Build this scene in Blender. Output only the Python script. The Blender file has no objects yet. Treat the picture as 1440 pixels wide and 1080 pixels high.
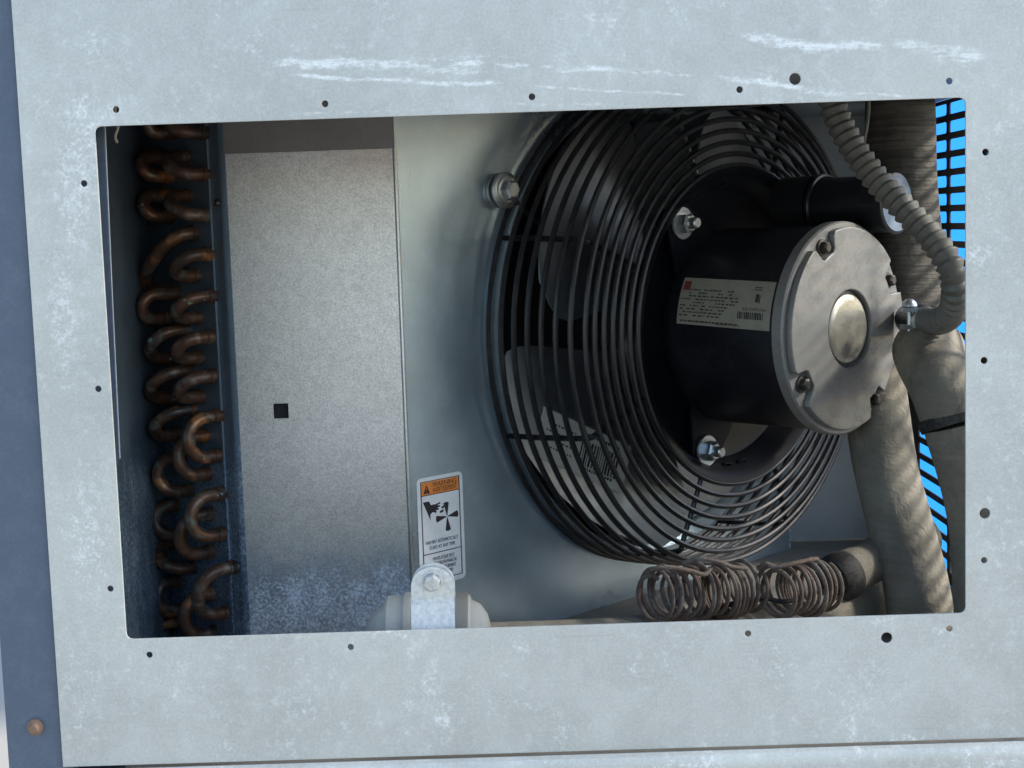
import bpy, bmesh, math, random
from mathutils import Vector, Matrix
random.seed(7)
R = math.radians
scene = bpy.context.scene
C = scene.collection

# ------------------------------------------------------------------ camera
FPX, DIST = 2080.0, 0.75
YAW, PITCH, ROLL = -0.0061797, 0.1074801, -0.0330317
fwd = Vector((math.sin(YAW)*math.cos(PITCH), math.cos(YAW)*math.cos(PITCH), -math.sin(PITCH)))
rt0 = Vector((math.cos(YAW), -math.sin(YAW), 0)); up0 = rt0.cross(fwd)
rt = rt0*math.cos(ROLL) + up0*math.sin(ROLL); upv = up0*math.cos(ROLL) - rt0*math.sin(ROLL)
EYE = Vector((0, -DIST, 0))
cd = bpy.data.cameras.new('camera'); cam = bpy.data.objects.new('camera', cd); C.objects.link(cam)
cd.sensor_width = 36; cd.lens = 36*FPX/1440; cd.clip_start = 0.05; cd.clip_end = 4000
m = Matrix((rt, upv, -fwd)).transposed().to_4x4(); m.translation = EYE
cam.matrix_world = m
scene.camera = cam

# ------------------------------------------------------------------ sky, sun, exposure
SUN_DIR = Vector((0.80, 0.012, 0.56)).normalized()          # towards the sun: right of the cabinet
el = math.asin(SUN_DIR.z); az = math.atan2(SUN_DIR.x, SUN_DIR.y)
w = bpy.data.worlds.new('World'); scene.world = w; w.use_nodes = True
nt = w.node_tree; nt.nodes.clear()
sky = nt.nodes.new('ShaderNodeTexSky'); sky.sky_type = 'NISHITA'; sky.sun_disc = False
sky.sun_elevation = el; sky.sun_rotation = az; sky.air_density = 1.0; sky.dust_density = 1.0
bg = nt.nodes.new('ShaderNodeBackground'); bg.inputs[1].default_value = 0.15
wo = nt.nodes.new('ShaderNodeOutputWorld')
nt.links.new(sky.outputs[0], bg.inputs[0]); nt.links.new(bg.outputs[0], wo.inputs[0])
sd = bpy.data.lights.new('sun', 'SUN'); sd.energy = 2.0; sd.angle = R(7); sd.color = (1, .95, .86)
sun = bpy.data.objects.new('sun', sd); C.objects.link(sun)
sun.rotation_euler = SUN_DIR.to_track_quat('Z', 'Y').to_euler(); sun.location = SUN_DIR*5
scene.view_settings.view_transform = 'Standard'; scene.view_settings.look = 'None'
scene.view_settings.gamma = 1; scene.view_settings.use_curve_mapping = False
scene.view_settings.exposure = 1.32
scene.render.engine = 'CYCLES'
scene.cycles.max_bounces = 6; scene.cycles.glossy_bounces = 4; scene.cycles.caustics_reflective = False; scene.cycles.caustics_refractive = False

# ------------------------------------------------------------------ measuring helpers
def ray(px, py): return fwd + rt*((px-720)/FPX) + upv*((540-py)/FPX)
def hit(px, py, p0, n):
    d = ray(px, py); n = Vector(n); return EYE + d*((Vector(p0)-EYE).dot(n)/d.dot(n))
def at(px, py, y): return hit(px, py, (0, y, 0), (0, 1, 0))     # a point at depth y behind the front sheet
def sc(y): return (DIST+y)/FPX                                   # metres per photo pixel at depth y

# ------------------------------------------------------------------ material helpers
class NT:
    def __init__(s, name):
        s.m = bpy.data.materials.new(name); s.m.use_nodes = True; s.t = s.m.node_tree; s.t.nodes.clear()
        s.o = s.n('ShaderNodeOutputMaterial'); s.b = s.n('ShaderNodeBsdfPrincipled')
        s.l(s.b.outputs[0], s.o.inputs[0]); s.tc = s.n('ShaderNodeTexCoord').outputs['Object']
    def n(s, t): return s.t.nodes.new(t)
    def l(s, a, b): s.t.links.new(a, b)
    def put(s, inp, v):
        if hasattr(v, 'is_linked') or hasattr(v, 'links'): s.l(v, inp)
        else: inp.default_value = v
    def math(s, op, a, b=0.0, clamp=False):
        q = s.n('ShaderNodeMath'); q.operation = op; q.use_clamp = clamp
        s.put(q.inputs[0], a); s.put(q.inputs[1], b); return q.outputs[0]
    def noise(s, scale, detail=3, rough=.55, vec=None, dist=0, scl=None):
        v = vec or s.tc
        if scl:
            mp = s.n('ShaderNodeMapping'); mp.inputs['Scale'].default_value = scl; s.l(v, mp.inputs[0]); v = mp.outputs[0]
        q = s.n('ShaderNodeTexNoise'); q.inputs['Scale'].default_value = scale; q.inputs['Detail'].default_value = detail
        q.inputs['Roughness'].default_value = rough; q.inputs['Distortion'].default_value = dist
        s.l(v, q.inputs['Vector']); return q.outputs[0]
    def voro(s, scale, out='Distance'):
        q = s.n('ShaderNodeTexVoronoi'); q.inputs['Scale'].default_value = scale; s.l(s.tc, q.inputs['Vector']); return q.outputs[out]
    def ramp(s, v, a, b, lo=0.0, hi=1.0):
        q = s.n('ShaderNodeMapRange'); q.interpolation_type = 'SMOOTHSTEP'; s.put(q.inputs[0], v)
        for i, x in enumerate((a, b, lo, hi)): s.put(q.inputs[i+1], x)
        return q.outputs[0]
    def mix(s, f, a, b):
        q = s.n('ShaderNodeMix'); q.data_type = 'RGBA'; s.put(q.inputs[0], f)
        for i, c in ((6, a), (7, b)):
            if isinstance(c, tuple): q.inputs[i].default_value = (*c, 1)
            else: s.l(c, q.inputs[i])
        return q.outputs[2]
    def xyz(s):
        q = s.n('ShaderNodeSeparateXYZ'); s.l(s.tc, q.inputs[0]); return q.outputs
    def bump(s, h, strength, dist=.001):
        q = s.n('ShaderNodeBump'); q.inputs['Strength'].default_value = strength; q.inputs['Distance'].default_value = dist
        s.l(h, q.inputs['Height']); s.l(q.outputs[0], s.b.inputs['Normal'])
    def fin(s, col, rough=.5, metal=0.0):
        s.put(s.b.inputs['Base Color'], (*col, 1) if isinstance(col, tuple) else col)
        s.put(s.b.inputs['Roughness'], rough); s.put(s.b.inputs['Metallic'], metal); return s.m

def galv(name, base, chalk=(.80, .84, .86), grain=.10, rough=.45, metal=.6, speck=.5, lowz=None, streaks=(), patches=(),
         blot=.12, rust=0, grainscale=900, rustspot=None, cloud=0, speckscale=330):
    k = NT(name)
    big = k.noise(9, 4, .6); fine = k.noise(grainscale, 2, .6)
    col = k.mix(k.ramp(big, .3, .7), tuple(c*(1-blot) for c in base), tuple(min(1, c*(1+blot)) for c in base))
    spang = k.voro(190, 'Color')
    bw = k.n('ShaderNodeSeparateColor'); k.l(spang, bw.inputs[0])
    g = k.math('ADD', k.math('MULTIPLY', k.ramp(fine, .25, .75), grain*2), k.math('MULTIPLY', bw.outputs[0], grain*.5))
    g = k.math('ADD', g, 1-grain*1.25)
    q = k.n('ShaderNodeVectorMath'); q.operation = 'SCALE'; k.l(col, q.inputs[0]); k.l(g, q.inputs[3]); col = q.outputs[0]
    if cloud:
        cl_ = k.noise(30, 8, .75, dist=.4); dr = k.noise(60, 4, .6, scl=(1, 1, .07)); sc_ = k.noise(260, 2, .5, scl=(.03, 1, 1))
        col = k.mix(k.math('MULTIPLY', k.ramp(cl_, .40, .70), cloud*.45), col, chalk)
        fl_ = k.math('MULTIPLY', k.ramp(k.noise(170, 9, .82), .50, .62), k.ramp(k.noise(13, 5, .65), .40, .62, .25, 1.0))
        col = k.mix(k.math('MULTIPLY', k.math('MULTIPLY', fl_, k.ramp(dr, .3, .7, .5, 1.0)), cloud*1.3), col, chalk)
        col = k.mix(k.math('MULTIPLY', k.ramp(k.noise(9, 6, .65), .50, .74), cloud*.45), col, tuple(c*f for c, f in zip(base, (.80, .79, .70))))
        col = k.mix(k.math('MULTIPLY', k.ramp(sc_, .66, .74), .22), col, tuple(c*.68 for c in base))
    # white zinc bloom specks
    sp = k.math('ADD', k.math('MULTIPLY', k.noise(speckscale, 8, .85), .84), k.math('MULTIPLY', k.noise(70, 4, .6, scl=(1, 1, .35)), .16)); area = k.noise(26, 4, .6)
    amt = k.ramp(area, .5, .72)
    X = k.xyz()
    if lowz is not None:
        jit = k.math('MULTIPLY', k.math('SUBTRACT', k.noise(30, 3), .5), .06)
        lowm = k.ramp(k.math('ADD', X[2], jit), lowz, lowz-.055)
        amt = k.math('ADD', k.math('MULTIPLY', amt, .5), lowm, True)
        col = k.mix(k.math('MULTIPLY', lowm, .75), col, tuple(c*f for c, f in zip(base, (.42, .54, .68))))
    f = k.math('MULTIPLY', k.ramp(sp, k.math('SUBTRACT', .59, k.math('MULTIPLY', amt, .14)), k.math('SUBTRACT', .67, k.math('MULTIPLY', amt, .09))), k.math('MULTIPLY', k.math('ADD', amt, .15), speck), True)
    # chalky streaks with a place and shape of their own
    tot = None
    if streaks or patches:
        wob = k.noise(22, 3, .6)
        fib = k.noise(160, 5, .7, scl=(.22, 1, 1.3)); fib2 = k.noise(380, 6, .8, scl=(.6, 1, 1))
        for (x0, z0, x1, z1, wd, st) in streaks:
            L = math.hypot(x1-x0, z1-z0); ux, uz = (x1-x0)/L, (z1-z0)/L
            dx = k.math('SUBTRACT', X[0], x0); dz = k.math('SUBTRACT', X[2], z0)
            t = k.math('ADD', k.math('MULTIPLY', dx, ux), k.math('MULTIPLY', dz, uz))
            d = k.math('ABSOLUTE', k.math('ADD', k.math('SUBTRACT', k.math('MULTIPLY', dz, ux), k.math('MULTIPLY', dx, uz)),
                                          k.math('MULTIPLY', k.math('SUBTRACT', wob, .5), wd*3)))
            mk = k.math('MULTIPLY', k.ramp(d, wd, 0), k.math('MULTIPLY', k.ramp(t, -.01, L*.15), k.ramp(t, L+.01, L*.85)))
            mk = k.math('MULTIPLY', mk, st); tot = mk if tot is None else k.math('MAXIMUM', tot, mk)
        ptot = None
        for (x0, z0, rx, rz, st) in patches:
            dx = k.math('DIVIDE', k.math('SUBTRACT', X[0], x0), rx); dz = k.math('DIVIDE', k.math('SUBTRACT', X[2], z0), rz)
            d = k.math('SQRT', k.math('ADD', k.math('MULTIPLY', dx, dx), k.math('MULTIPLY', dz, dz)))
            d = k.math('ADD', d, k.math('MULTIPLY', k.math('SUBTRACT', wob, .5), 1.2))
            mk = k.math('MULTIPLY', k.ramp(d, 1, .1), st); ptot = mk if ptot is None else k.math('MAXIMUM', ptot, mk)
        tex = k.math('ADD', k.math('MULTIPLY', fib, .5), k.math('MULTIPLY', fib2, .5))
        sm = k.math('MULTIPLY', k.math('MINIMUM', k.math('MULTIPLY', tot, 1.5), 1.0), k.ramp(tex, k.math('SUBTRACT', .57, k.math('MULTIPLY', tot, .17)), k.math('SUBTRACT', .70, k.math('MULTIPLY', tot, .12))), True)
        f = k.math('MAXIMUM', f, sm)
        pt = k.math('ADD', k.math('MULTIPLY', k.noise(150, 6, .75), .6), k.math('MULTIPLY', k.noise(620, 3, .7), .4))
        pm = k.math('MULTIPLY', k.math('MINIMUM', k.math('MULTIPLY', ptot, 1.1), .7), k.ramp(pt, k.math('SUBTRACT', .57, k.math('MULTIPLY', ptot, .16)), k.math('SUBTRACT', .68, k.math('MULTIPLY', ptot, .10))), True)
        f = k.math('MAXIMUM', f, pm)
    col = k.mix(f, col, chalk)
    if rustspot:
        x0, z0, rx, rz, st = rustspot
        dx = k.math('DIVIDE', k.math('SUBTRACT', X[0], x0), rx); dz = k.math('DIVIDE', k.math('SUBTRACT', X[2], z0), rz)
        d = k.math('SQRT', k.math('ADD', k.math('MULTIPLY', dx, dx), k.math('MULTIPLY', dz, dz)))
        col = k.mix(k.math('MULTIPLY', k.ramp(d, 1, .0), st), col, (.50, .30, .18))
    if rust:
        col = k.mix(k.math('MULTIPLY', k.ramp(k.noise(55, 4, .7), .62, .75), rust), col, (.30, .20, .11))
    k.bump(k.math('ADD', fine, k.math('MULTIPLY', f, .6)), .10, .0006)
    return k.fin(col, k.math('ADD', k.math('ADD', rough, k.math('MULTIPLY', f, .25)), k.math('MULTIPLY', k.math('SUBTRACT', big, .5), .2)),
                 k.math('SUBTRACT', metal, k.math('MULTIPLY', f, metal*.9), True))

def paint(name, col, rough=.35, metal=0, dust=.15, dustcol=(.30, .27, .21), scale=40, bump=.03):
    k = NT(name)
    a = k.noise(scale, 5, .65); b = k.noise(scale*9, 3, .6)
    f = k.math('MULTIPLY', k.ramp(k.math('ADD', k.math('MULTIPLY', a, .6), k.math('MULTIPLY', b, .4)), .42, .68), dust)
    k.bump(b, bump, .0005)
    return k.fin(k.mix(f, col, dustcol), k.math('ADD', rough, k.math('MULTIPLY', f, .5)), metal)

def plain(name, col, rough=.5, metal=0):
    k = NT(name); a = k.noise(120, 3)
    return k.fin(k.mix(a, tuple(c*.88 for c in col), tuple(min(1, c*1.12) for c in col)), rough, metal)

def copper_mat(name, hot, dust, green):
    k = NT(name)
    a = k.noise(45, 5, .65); b = k.noise(150, 5, .65); c = k.noise(70, 4, .6, dist=1)
    col = k.mix(k.ramp(a, .35, .62), (.055, .036, .028), (.17, .085, .05))
    col = k.mix(k.ramp(k.noise(38, 3, .6), .60-hot*.2, .72-hot*.16), col, (.46, .195, .075))
    col = k.mix(k.math('MULTIPLY', k.ramp(c, .5, .72), dust), col, (.22, .21, .175))
    col = k.mix(k.ramp(k.noise(120, 3, .5), .74-green*.06, .78-green*.06), col, (.27, .50, .46))
    k.bump(b, .15, .0008)
    return k.fin(col, k.ramp(b, .3, .7, .50, .28), k.ramp(a, .4, .7, .2, .6))

def foam_mat(name, c1, c2, ribs=0.0, ribscale=(1, 1, 1)):
    k = NT(name)
    a = k.noise(14, 5, .65); b = k.noise(150, 4, .65)
    col = k.mix(k.ramp(a, .3, .7), c1, c2)
    col = k.mix(k.math('MULTIPLY', k.ramp(b, .55, .75), .45), col, tuple(x*.55 for x in c1))
    h = b
    if ribs:
        r_ = k.noise(60, 4, .6, scl=ribscale)
        col = k.mix(k.math('MULTIPLY', k.ramp(r_, .42, .62), .55*ribs), col, tuple(x*.45 for x in c1)); h = k.math('ADD', k.math('MULTIPLY', r_, 3*ribs), b)
    wr = k.noise(48, 5, .6, dist=1.2)
    col = k.mix(k.math('MULTIPLY', k.ramp(wr, .58, .7), .35), col, tuple(x*.4 for x in c1))
    k.bump(k.math('ADD', h, k.math('MULTIPLY', wr, 2.0)), .5, .002)
    return k.fin(col, .85)

# ------------------------------------------------------------------ mesh helpers
def new_mesh(name, verts, faces, smooth=True):
    me = bpy.data.meshes.new(name); me.from_pydata([tuple(v) for v in verts], [], faces)
    bm = bmesh.new(); bm.from_mesh(me); bmesh.ops.recalc_face_normals(bm, faces=bm.faces); bm.to_mesh(me); bm.free()
    for p in me.polygons: p.use_smooth = smooth
    if smooth: me.set_sharp_from_angle(angle=R(38))
    return me
def join(*parts):
    V, F = [], []
    for v, f in parts:
        o = len(V); V += list(v); F += [tuple(i+o for i in q) for q in f]
    return V, F
def catmull(P, n):
    P = [Vector(p) for p in P]; out = []
    for i in range(len(P)-1):
        p0 = P[i-1] if i else P[0]*2-P[1]; p3 = P[i+2] if i+2 < len(P) else P[-1]*2-P[-2]; p1, p2 = P[i], P[i+1]
        for j in range(n):
            t = j/n; out.append(.5*((2*p1)+(p2-p0)*t+(2*p0-5*p1+4*p2-p3)*t*t+(3*p1-p0-3*p2+p3)*t**3))
    return out+[P[-1]]
def sweep(pts, r, seg=12, closed=False, cap=True, wob=None):
    pts = [Vector(p) for p in pts]; n = len(pts); V = []; F = []
    def tan(i):
        a = pts[(i-1) % n] if closed or i else pts[0]; b = pts[(i+1) % n] if closed or i < n-1 else pts[-1]
        return (b-a).normalized()
    t = tan(0); u = t.orthogonal().normalized()
    for i in range(n):
        t2 = tan(i); u = (u - t2*u.dot(t2)).normalized(); v = t2.cross(u)
        ri = r(i) if callable(r) else r
        for j in range(seg):
            a = 2*math.pi*j/seg; q = ri*(wob(i, a) if wob else 1); V.append(pts[i]+u*math.cos(a)*q+v*math.sin(a)*q)
    for i in range(n if closed else n-1):
        for j in range(seg):
            F.append((i*seg+j, i*seg+(j+1) % seg, ((i+1) % n)*seg+(j+1) % seg, ((i+1) % n)*seg+j))
    if cap and not closed:
        F.append(tuple(range(seg))); F.append(tuple((n-1)*seg+j for j in range(seg)))
    return V, F
def torus(Rr, r, z, seg=96, ts=8):
    return sweep([(Rr*math.cos(2*math.pi*i/seg), Rr*math.sin(2*math.pi*i/seg), z) for i in range(seg)], r, ts, closed=True)
def lathe(prof, seg=64, cx=0, cy=0, a0=0, a1=2*math.pi):
    V, F = [], []; full = a1-a0 > 6.28; n = seg if full else seg+1; m_ = len(prof)
    for i in range(n):
        a = a0+(a1-a0)*i/seg
        for r, z in prof: V.append((cx+r*math.cos(a), cy+r*math.sin(a), z))
    for i in range(seg):
        k = (i+1) % n
        for j in range(m_-1): F.append((i*m_+j, k*m_+j, k*m_+j+1, i*m_+j+1))
    return V, F
def box(x0, x1, y0, y1, z0, z1):
    V = [(x, y, z) for x in (x0, x1) for y in (y0, y1) for z in (z0, z1)]
    return V, [(0, 1, 3, 2), (4, 6, 7, 5), (0, 4, 5, 1), (2, 3, 7, 6), (0, 2, 6, 4), (1, 5, 7, 3)]
def rrect(x0, x1, y0, y1, r, n=4):
    P = []
    for cx, cy, a in ((x1-r, y1-r, 0), (x0+r, y1-r, 90), (x0+r, y0+r, 180), (x1-r, y0+r, 270)):
        for i in range(n+1): t = R(a+90*i/n); P.append((cx+r*math.cos(t), cy+r*math.sin(t)))
    return P
def circ(cx, cy, r, n=20, a0=0): return [(cx+r*math.cos(a0+2*math.pi*i/n), cy+r*math.sin(a0+2*math.pi*i/n)) for i in range(n)]
def sheet(loops, th, bevel=0.0, M=None, smooth=True):
    """a flat plate with punched holes, from 2D loops, th thick, centred on z=0 of its plane"""
    cu = bpy.data.curves.new('plate', 'CURVE'); cu.dimensions = '2D'; cu.fill_mode = 'BOTH'
    cu.extrude = max(th/2-bevel, 0); cu.bevel_depth = bevel; cu.bevel_resolution = 1; cu.offset = -bevel
    for L in loops:
        s = cu.splines.new('POLY'); s.points.add(len(L)-1); s.use_cyclic_u = True
        for p, q in zip(s.points, L): p.co = (q[0], q[1], 0, 1)
    o = bpy.data.objects.new('plate', cu); C.objects.link(o)
    dg = bpy.context.evaluated_depsgraph_get(); me = bpy.data.meshes.new_from_object(o.evaluated_get(dg))
    bpy.data.objects.remove(o); bpy.data.curves.remove(cu)
    if M: me.transform(M)
    for p in me.polygons: p.use_smooth = smooth
    if smooth: me.set_sharp_from_angle(angle=R(30))
    return me
def text_mesh(body, size, x=0, y=0, align='CENTER', sx=1.0, th=0.00003):
    cu = bpy.data.curves.new('txt', 'FONT'); cu.body = body; cu.size = size; cu.align_x = align; cu.align_y = 'CENTER'; cu.extrude = th
    cu.resolution_u = 3
    o = bpy.data.objects.new('txt', cu); C.objects.link(o)
    dg = bpy.context.evaluated_depsgraph_get(); me = bpy.data.meshes.new_from_object(o.evaluated_get(dg))
    bpy.data.objects.remove(o); bpy.data.curves.remove(cu)
    me.transform(Matrix.Translation((x, y, 0)) @ Matrix.Diagonal((sx, 1, 1, 1)))
    return me
MW = {}
def obj(name, me, mat, parent=None, M=None, local=False):
    """one mesh object; local: mesh is in the parent's frame, else in world coordinates"""
    if isinstance(me, tuple): me = new_mesh(name, *me)
    o = bpy.data.objects.new(name, me); C.objects.link(o)
    if mat: me.materials.clear(); me.materials.append(mat)
    if M: o.matrix_basis = M
    MW[o.name] = (M.copy() if M else Matrix.Identity(4))
    if parent:
        o.parent = parent
        if not local: o.matrix_parent_inverse = MW[parent.name].inverted()
        else: MW[o.name] = MW[parent.name] @ MW[o.name]
    return o
def thing(name, label, cat, M=None, loc=None, group=None):
    o = bpy.data.objects.new(name, None); C.objects.link(o); o.empty_display_size = .02
    M = M or Matrix.Translation(loc or (0, 0, 0)); o.matrix_basis = M; MW[o.name] = M.copy()
    return tag(o, label, cat, group)
def tag(o, label=None, cat=None, group=None, kind=None):
    for k, v in (('label', label), ('category', cat), ('group', group), ('kind', kind)):
        if v: o[k] = v
    return o
def plane_map(origin, u, v, n):
    M = Matrix((u, v, n)).transposed().to_4x4(); M.translation = origin; return M

# ------------------------------------------------------------------ materials
def fx(px, py): p = at(px, py, 0); return p.x, p.z
def st(x0, y0, x1, y1, wpx, s):
    a, b = fx(x0, y0), fx(x1, y1); return (a[0], a[1], b[0], b[1], wpx*sc(0), s)
def pa(x, y, rx, ry, s): a = fx(x, y); return (a[0], a[1], rx*sc(0), ry*sc(0), s)
front_m = galv('galvanised front sheet', (.522, .530, .490), chalk=(.84, .865, .835), cloud=.34, grain=.07, rough=.55, metal=.35, speck=.8, blot=.09, grainscale=700,
    streaks=[st(380, 92, 700, 92, 20, 1.0), st(395, 107, 720, 120, 7, .95), st(690, 92, 900, 103, 9, .9), st(735, 121, 980, 135, 5, .9),
             st(880, 104, 975, 110, 9, .7), st(1000, 112, 1190, 130, 10, .95), st(1150, 128, 1300, 136, 5, .8), st(1045, 52, 1240, 68, 15, 1.1),
             st(1265, 62, 1375, 84, 18, 1.05), st(560, 82, 760, 78, 8, .6), st(380, 165, 620, 150, 6, .55), st(700, 148, 860, 146, 6, .5)],
    patches=[pa(105, 280, 50, 190, .75), pa(90, 440, 45, 190, .7), pa(120, 740, 60, 230, .6), pa(110, 980, 80, 150, .5), pa(1400, 330, 45, 160, .4), pa(240, 960, 130, 90, .42),
             pa(940, 905, 60, 40, .4), pa(1240, 960, 120, 70, .4), pa(720, 990, 120, 60, .4), pa(1270, 1040, 100, 14, .7), pa(860, 30, 50, 50, .4), pa(260, 60, 160, 60, .3)])
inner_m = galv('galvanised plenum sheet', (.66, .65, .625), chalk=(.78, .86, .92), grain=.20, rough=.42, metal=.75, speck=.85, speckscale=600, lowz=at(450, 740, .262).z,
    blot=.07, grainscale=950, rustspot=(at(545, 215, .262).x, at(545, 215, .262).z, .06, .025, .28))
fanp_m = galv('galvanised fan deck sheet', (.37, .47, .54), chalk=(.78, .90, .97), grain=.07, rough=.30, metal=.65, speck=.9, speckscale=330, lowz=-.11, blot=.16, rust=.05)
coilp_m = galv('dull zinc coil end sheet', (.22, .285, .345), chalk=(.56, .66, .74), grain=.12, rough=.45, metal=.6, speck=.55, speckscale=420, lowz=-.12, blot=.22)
case_m = galv('cabinet inside sheet', (.42, .46, .49), rough=.5, metal=.4, speck=.3)
post_m = paint('slate grey corner paint', (.085, .115, .16), .5, .1, .12, (.30, .33, .38), 60)
bright_m = galv('bright zinc hardware', (.55, .58, .58), grain=.12, rough=.33, metal=.9, speck=.3, blot=.15)
clampm = galv('spangled clamp zinc', (.60, .60, .56), grain=.14, rough=.5, metal=.15, speck=.25, blot=.15, grainscale=420)
black_m = paint('black gloss enamel', (.006, .007, .010), .34, 0, .05, (.08, .07, .06), 35)
black_m.node_tree.nodes['Principled BSDF'].inputs['Specular IOR Level'].default_value = .10
guard_m = paint('black guard wire coating', (.010, .011, .014), .28, 0, .22, (.07, .064, .052), 60)
motor_m = paint('motor black enamel', (.009, .010, .014), .34, 0, .14, (.10, .095, .085), 30)
cap_m = paint('cast aluminium end bell', (.30, .30, .29), .48, .5, .5, (.19, .18, .16), 70, .08)
dome_m = paint('scuffed tin disc', (.56, .54, .46), .34, .75, .7, (.22, .19, .14), 55, .08)
bladem = paint('aluminium blade', (.40, .43, .45), .30, .92, .25, (.20, .19, .175), 40)
coppers = [copper_mat('dull brown copper', .0, .75, .6), copper_mat('orange copper', .5, .55, .3), copper_mat('dusty copper', .15, .95, 1.0)]
steelbolt = paint('dark steel bolt', (.07, .065, .06), .45, .7, .3)
rust_m = paint('rusty screw', (.24, .15, .10), .7, .3, .5, (.32, .25, .19), 300)
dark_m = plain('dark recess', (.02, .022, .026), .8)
conduit_m = paint('grey vinyl flexible conduit', (.135, .137, .122), .5, .1, .5, (.24, .22, .175), 60)

foam_dark = foam_mat('dusty ribbed pipe wrap', (.075, .067, .054), (.17, .155, .125), 1.0, (.25, .25, 7))
foam_tan = foam_mat('dusty tan pipe insulation', (.20, .18, .14), (.335, .305, .24), .3, (.5, .5, 2.5))
tape_m = paint('black foam tape', (.012, .012, .014), .7, 0, .25)
capil_m = paint('dusty copper capillary', (.13, .085, .062), .7, .1, 1.0, (.27, .245, .205), 60)
cream_m = paint('dusty ivory fitting', (.56, .52, .43), .42, 0, .35, (.40, .36, .29), 45)
grille_m = paint('dark grille paint', (.035, .033, .035), .55, .1, .25, (.12, .11, .10), 60)
blue_m = paint('bright blue paint', (.0, .27, .85), .9, 0, .06, (.0, .30, .85), 6)
white_p = plain('white label vinyl', (.86, .88, .87), .35)
black_p = plain('black print', (.012, .012, .02), .5)
orange_p = plain('orange print', (.86, .27, .045), .45)
tan_p = paint('aged silver nameplate', (.36, .34, .27), .45, .2, .45, (.22, .19, .14), 90)
nprint = plain('nameplate print', (.05, .045, .04), .6)
red_p = plain('faded red print', (.20, .045, .04), .6)
stick_p = plain('sticker paper', (.62, .60, .52), .6)
ground_k = NT('pale concrete'); gn = ground_k.noise(2, 5, .6)
ground_m = ground_k.fin(ground_k.mix(gn, (.36, .325, .275), (.45, .41, .35)), .9)

# ------------------------------------------------------------------ setting
GZ = -0.62
g = obj('ground', ([(-60, -60, GZ), (60, -60, GZ), (60, 60, GZ), (-60, 60, GZ)], [(0, 1, 2, 3)]), ground_m)
tag(g, kind='structure')
bu = Vector((.86, .51, 0)); bn = Vector((.51, -.86, 0)); bp = Vector((.72, 1.35, 0))
V = [bp+bu*a+bn*d+Vector((0, 0, z)) for a in (-.45, 1.8) for d in (0, -.05) for z in (GZ, 1.2)]
tag(obj('blue_wall', (V, box(0, 1, 0, 1, 0, 1)[1]), blue_m), 'bright blue painted board seen through the slots of the side grille', 'wall')

# ------------------------------------------------------------------ cabinet
OX0, OX1, OZ0, OZ1 = -.20937, .22644, -.20787, .05552
seam = at(160, 1080, 0); FL = (at(52, 540, 0)).x; FR = .365; FT = .20; FB = (at(800, 1057, 0)).z
cab = thing('equipment_cabinet', 'galvanised sheet steel cabinet with a rectangular cutout framing the fan compartment', 'cabinet', loc=(0, .2, GZ))
holes = [(163, 154, 4.5), (457, 146, 4.5), (748, 136, 4.5), (1040, 126, 4.5), (1118, 111, 8), (1335, 114, 4.5), (118, 258, 4.5), (138, 547, 4.5), (155, 828, 4.5),
         (210, 921, 4.5), (493, 910, 4.5), (1052, 891, 4.5), (1247, 897, 8), (1335, 884, 4.5), (1386, 214, 4.8), (1384, 507, 4.8), (1385, 722, 7.6), (1384, 788, 4.5)]
loops = [[(FL, FB), (FR, FB), (FR, FT), (FL, FT)], rrect(OX0, OX1, OZ0, OZ1, .0032)]
for x, y, r in holes: a = fx(x, y); loops.append(circ(a[0], a[1], r*sc(0), 16))
XZ = Matrix(((1, 0, 0, 0), (0, 0, -1, 0), (0, 1, 0, 0), (0, 0, 0, 1)))   # sheet plane -> world x,z, facing -y
obj('front_panel', sheet(loops, .0014, .0003, Matrix.Translation((0, .0007, 0)) @ XZ), front_m, cab)
# corner post set 2 mm back, with its screw
PL = at(3, 980, 0).x
post = tag(obj('corner_post', sheet([rrect(PL, FL+.004, GZ+.01, FT, .002)], .0016, .0004, Matrix.Translation((0, .0032, 0)) @ XZ), post_m, cab), 'dark slate corner strip left of the opening')
obj('corner_post_return', box(PL+.0005, PL+.0022, .0042, .05, GZ+.01, FT), post_m, cab)
s0 = at(50, 1022, .002); r0 = 12*sc(0)
sv = join(lathe([(0, .0046), (r0*.48, .0046), (r0*.62, .0036), (r0*.66, .0018), (r0*.98, .0012), (r0*1.0, 0)], 24))
scr = obj('screw', sv, rust_m, cab, Matrix.Translation(s0) @ XZ); tag(scr, 'rusty hex washer screw in the corner strip')
# lower rail: rolled lip proud of the front sheet
pr = [(.0, FB-.0022), (-.0015, FB-.0012), (-.0045, FB-.0024), (-.0058, FB-.005), (-.006, FB-.009), (-.006, FB-.16), (.002, FB-.16), (.002, FB-.0022)]
n = len(pr); V = [(x, y, z) for x in (FL+.001, FR) for y, z in pr]
obj('lower_rail', (V, [(i, (i+1) % n, n+(i+1) % n, n+i) for i in range(n)]+[tuple(range(n)), tuple(range(n, 2*n))]), front_m, cab)
# the closed shell behind
GX = .345
BACK = .62
obj('left_panel', box(PL+.0025, PL+.004, .05, BACK, GZ+.01, FT-.001), coilp_m, cab)
obj('back_panel', box(PL+.0025, GX, BACK, BACK+.002, GZ+.01, FT-.001), case_m, cab)
obj('top_panel', box(PL+.004, FR-.002, .0060, BACK+.002, .088, .090), case_m, cab)
FLOOR = -.305
obj('base_pan', box(PL+.004, GX, .0018, BACK, FLOOR-.002, FLOOR), galv('dusty base pan', (.30, .28, .24), rough=.6, metal=.2, speck=.3, blot=.2), cab)
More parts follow.
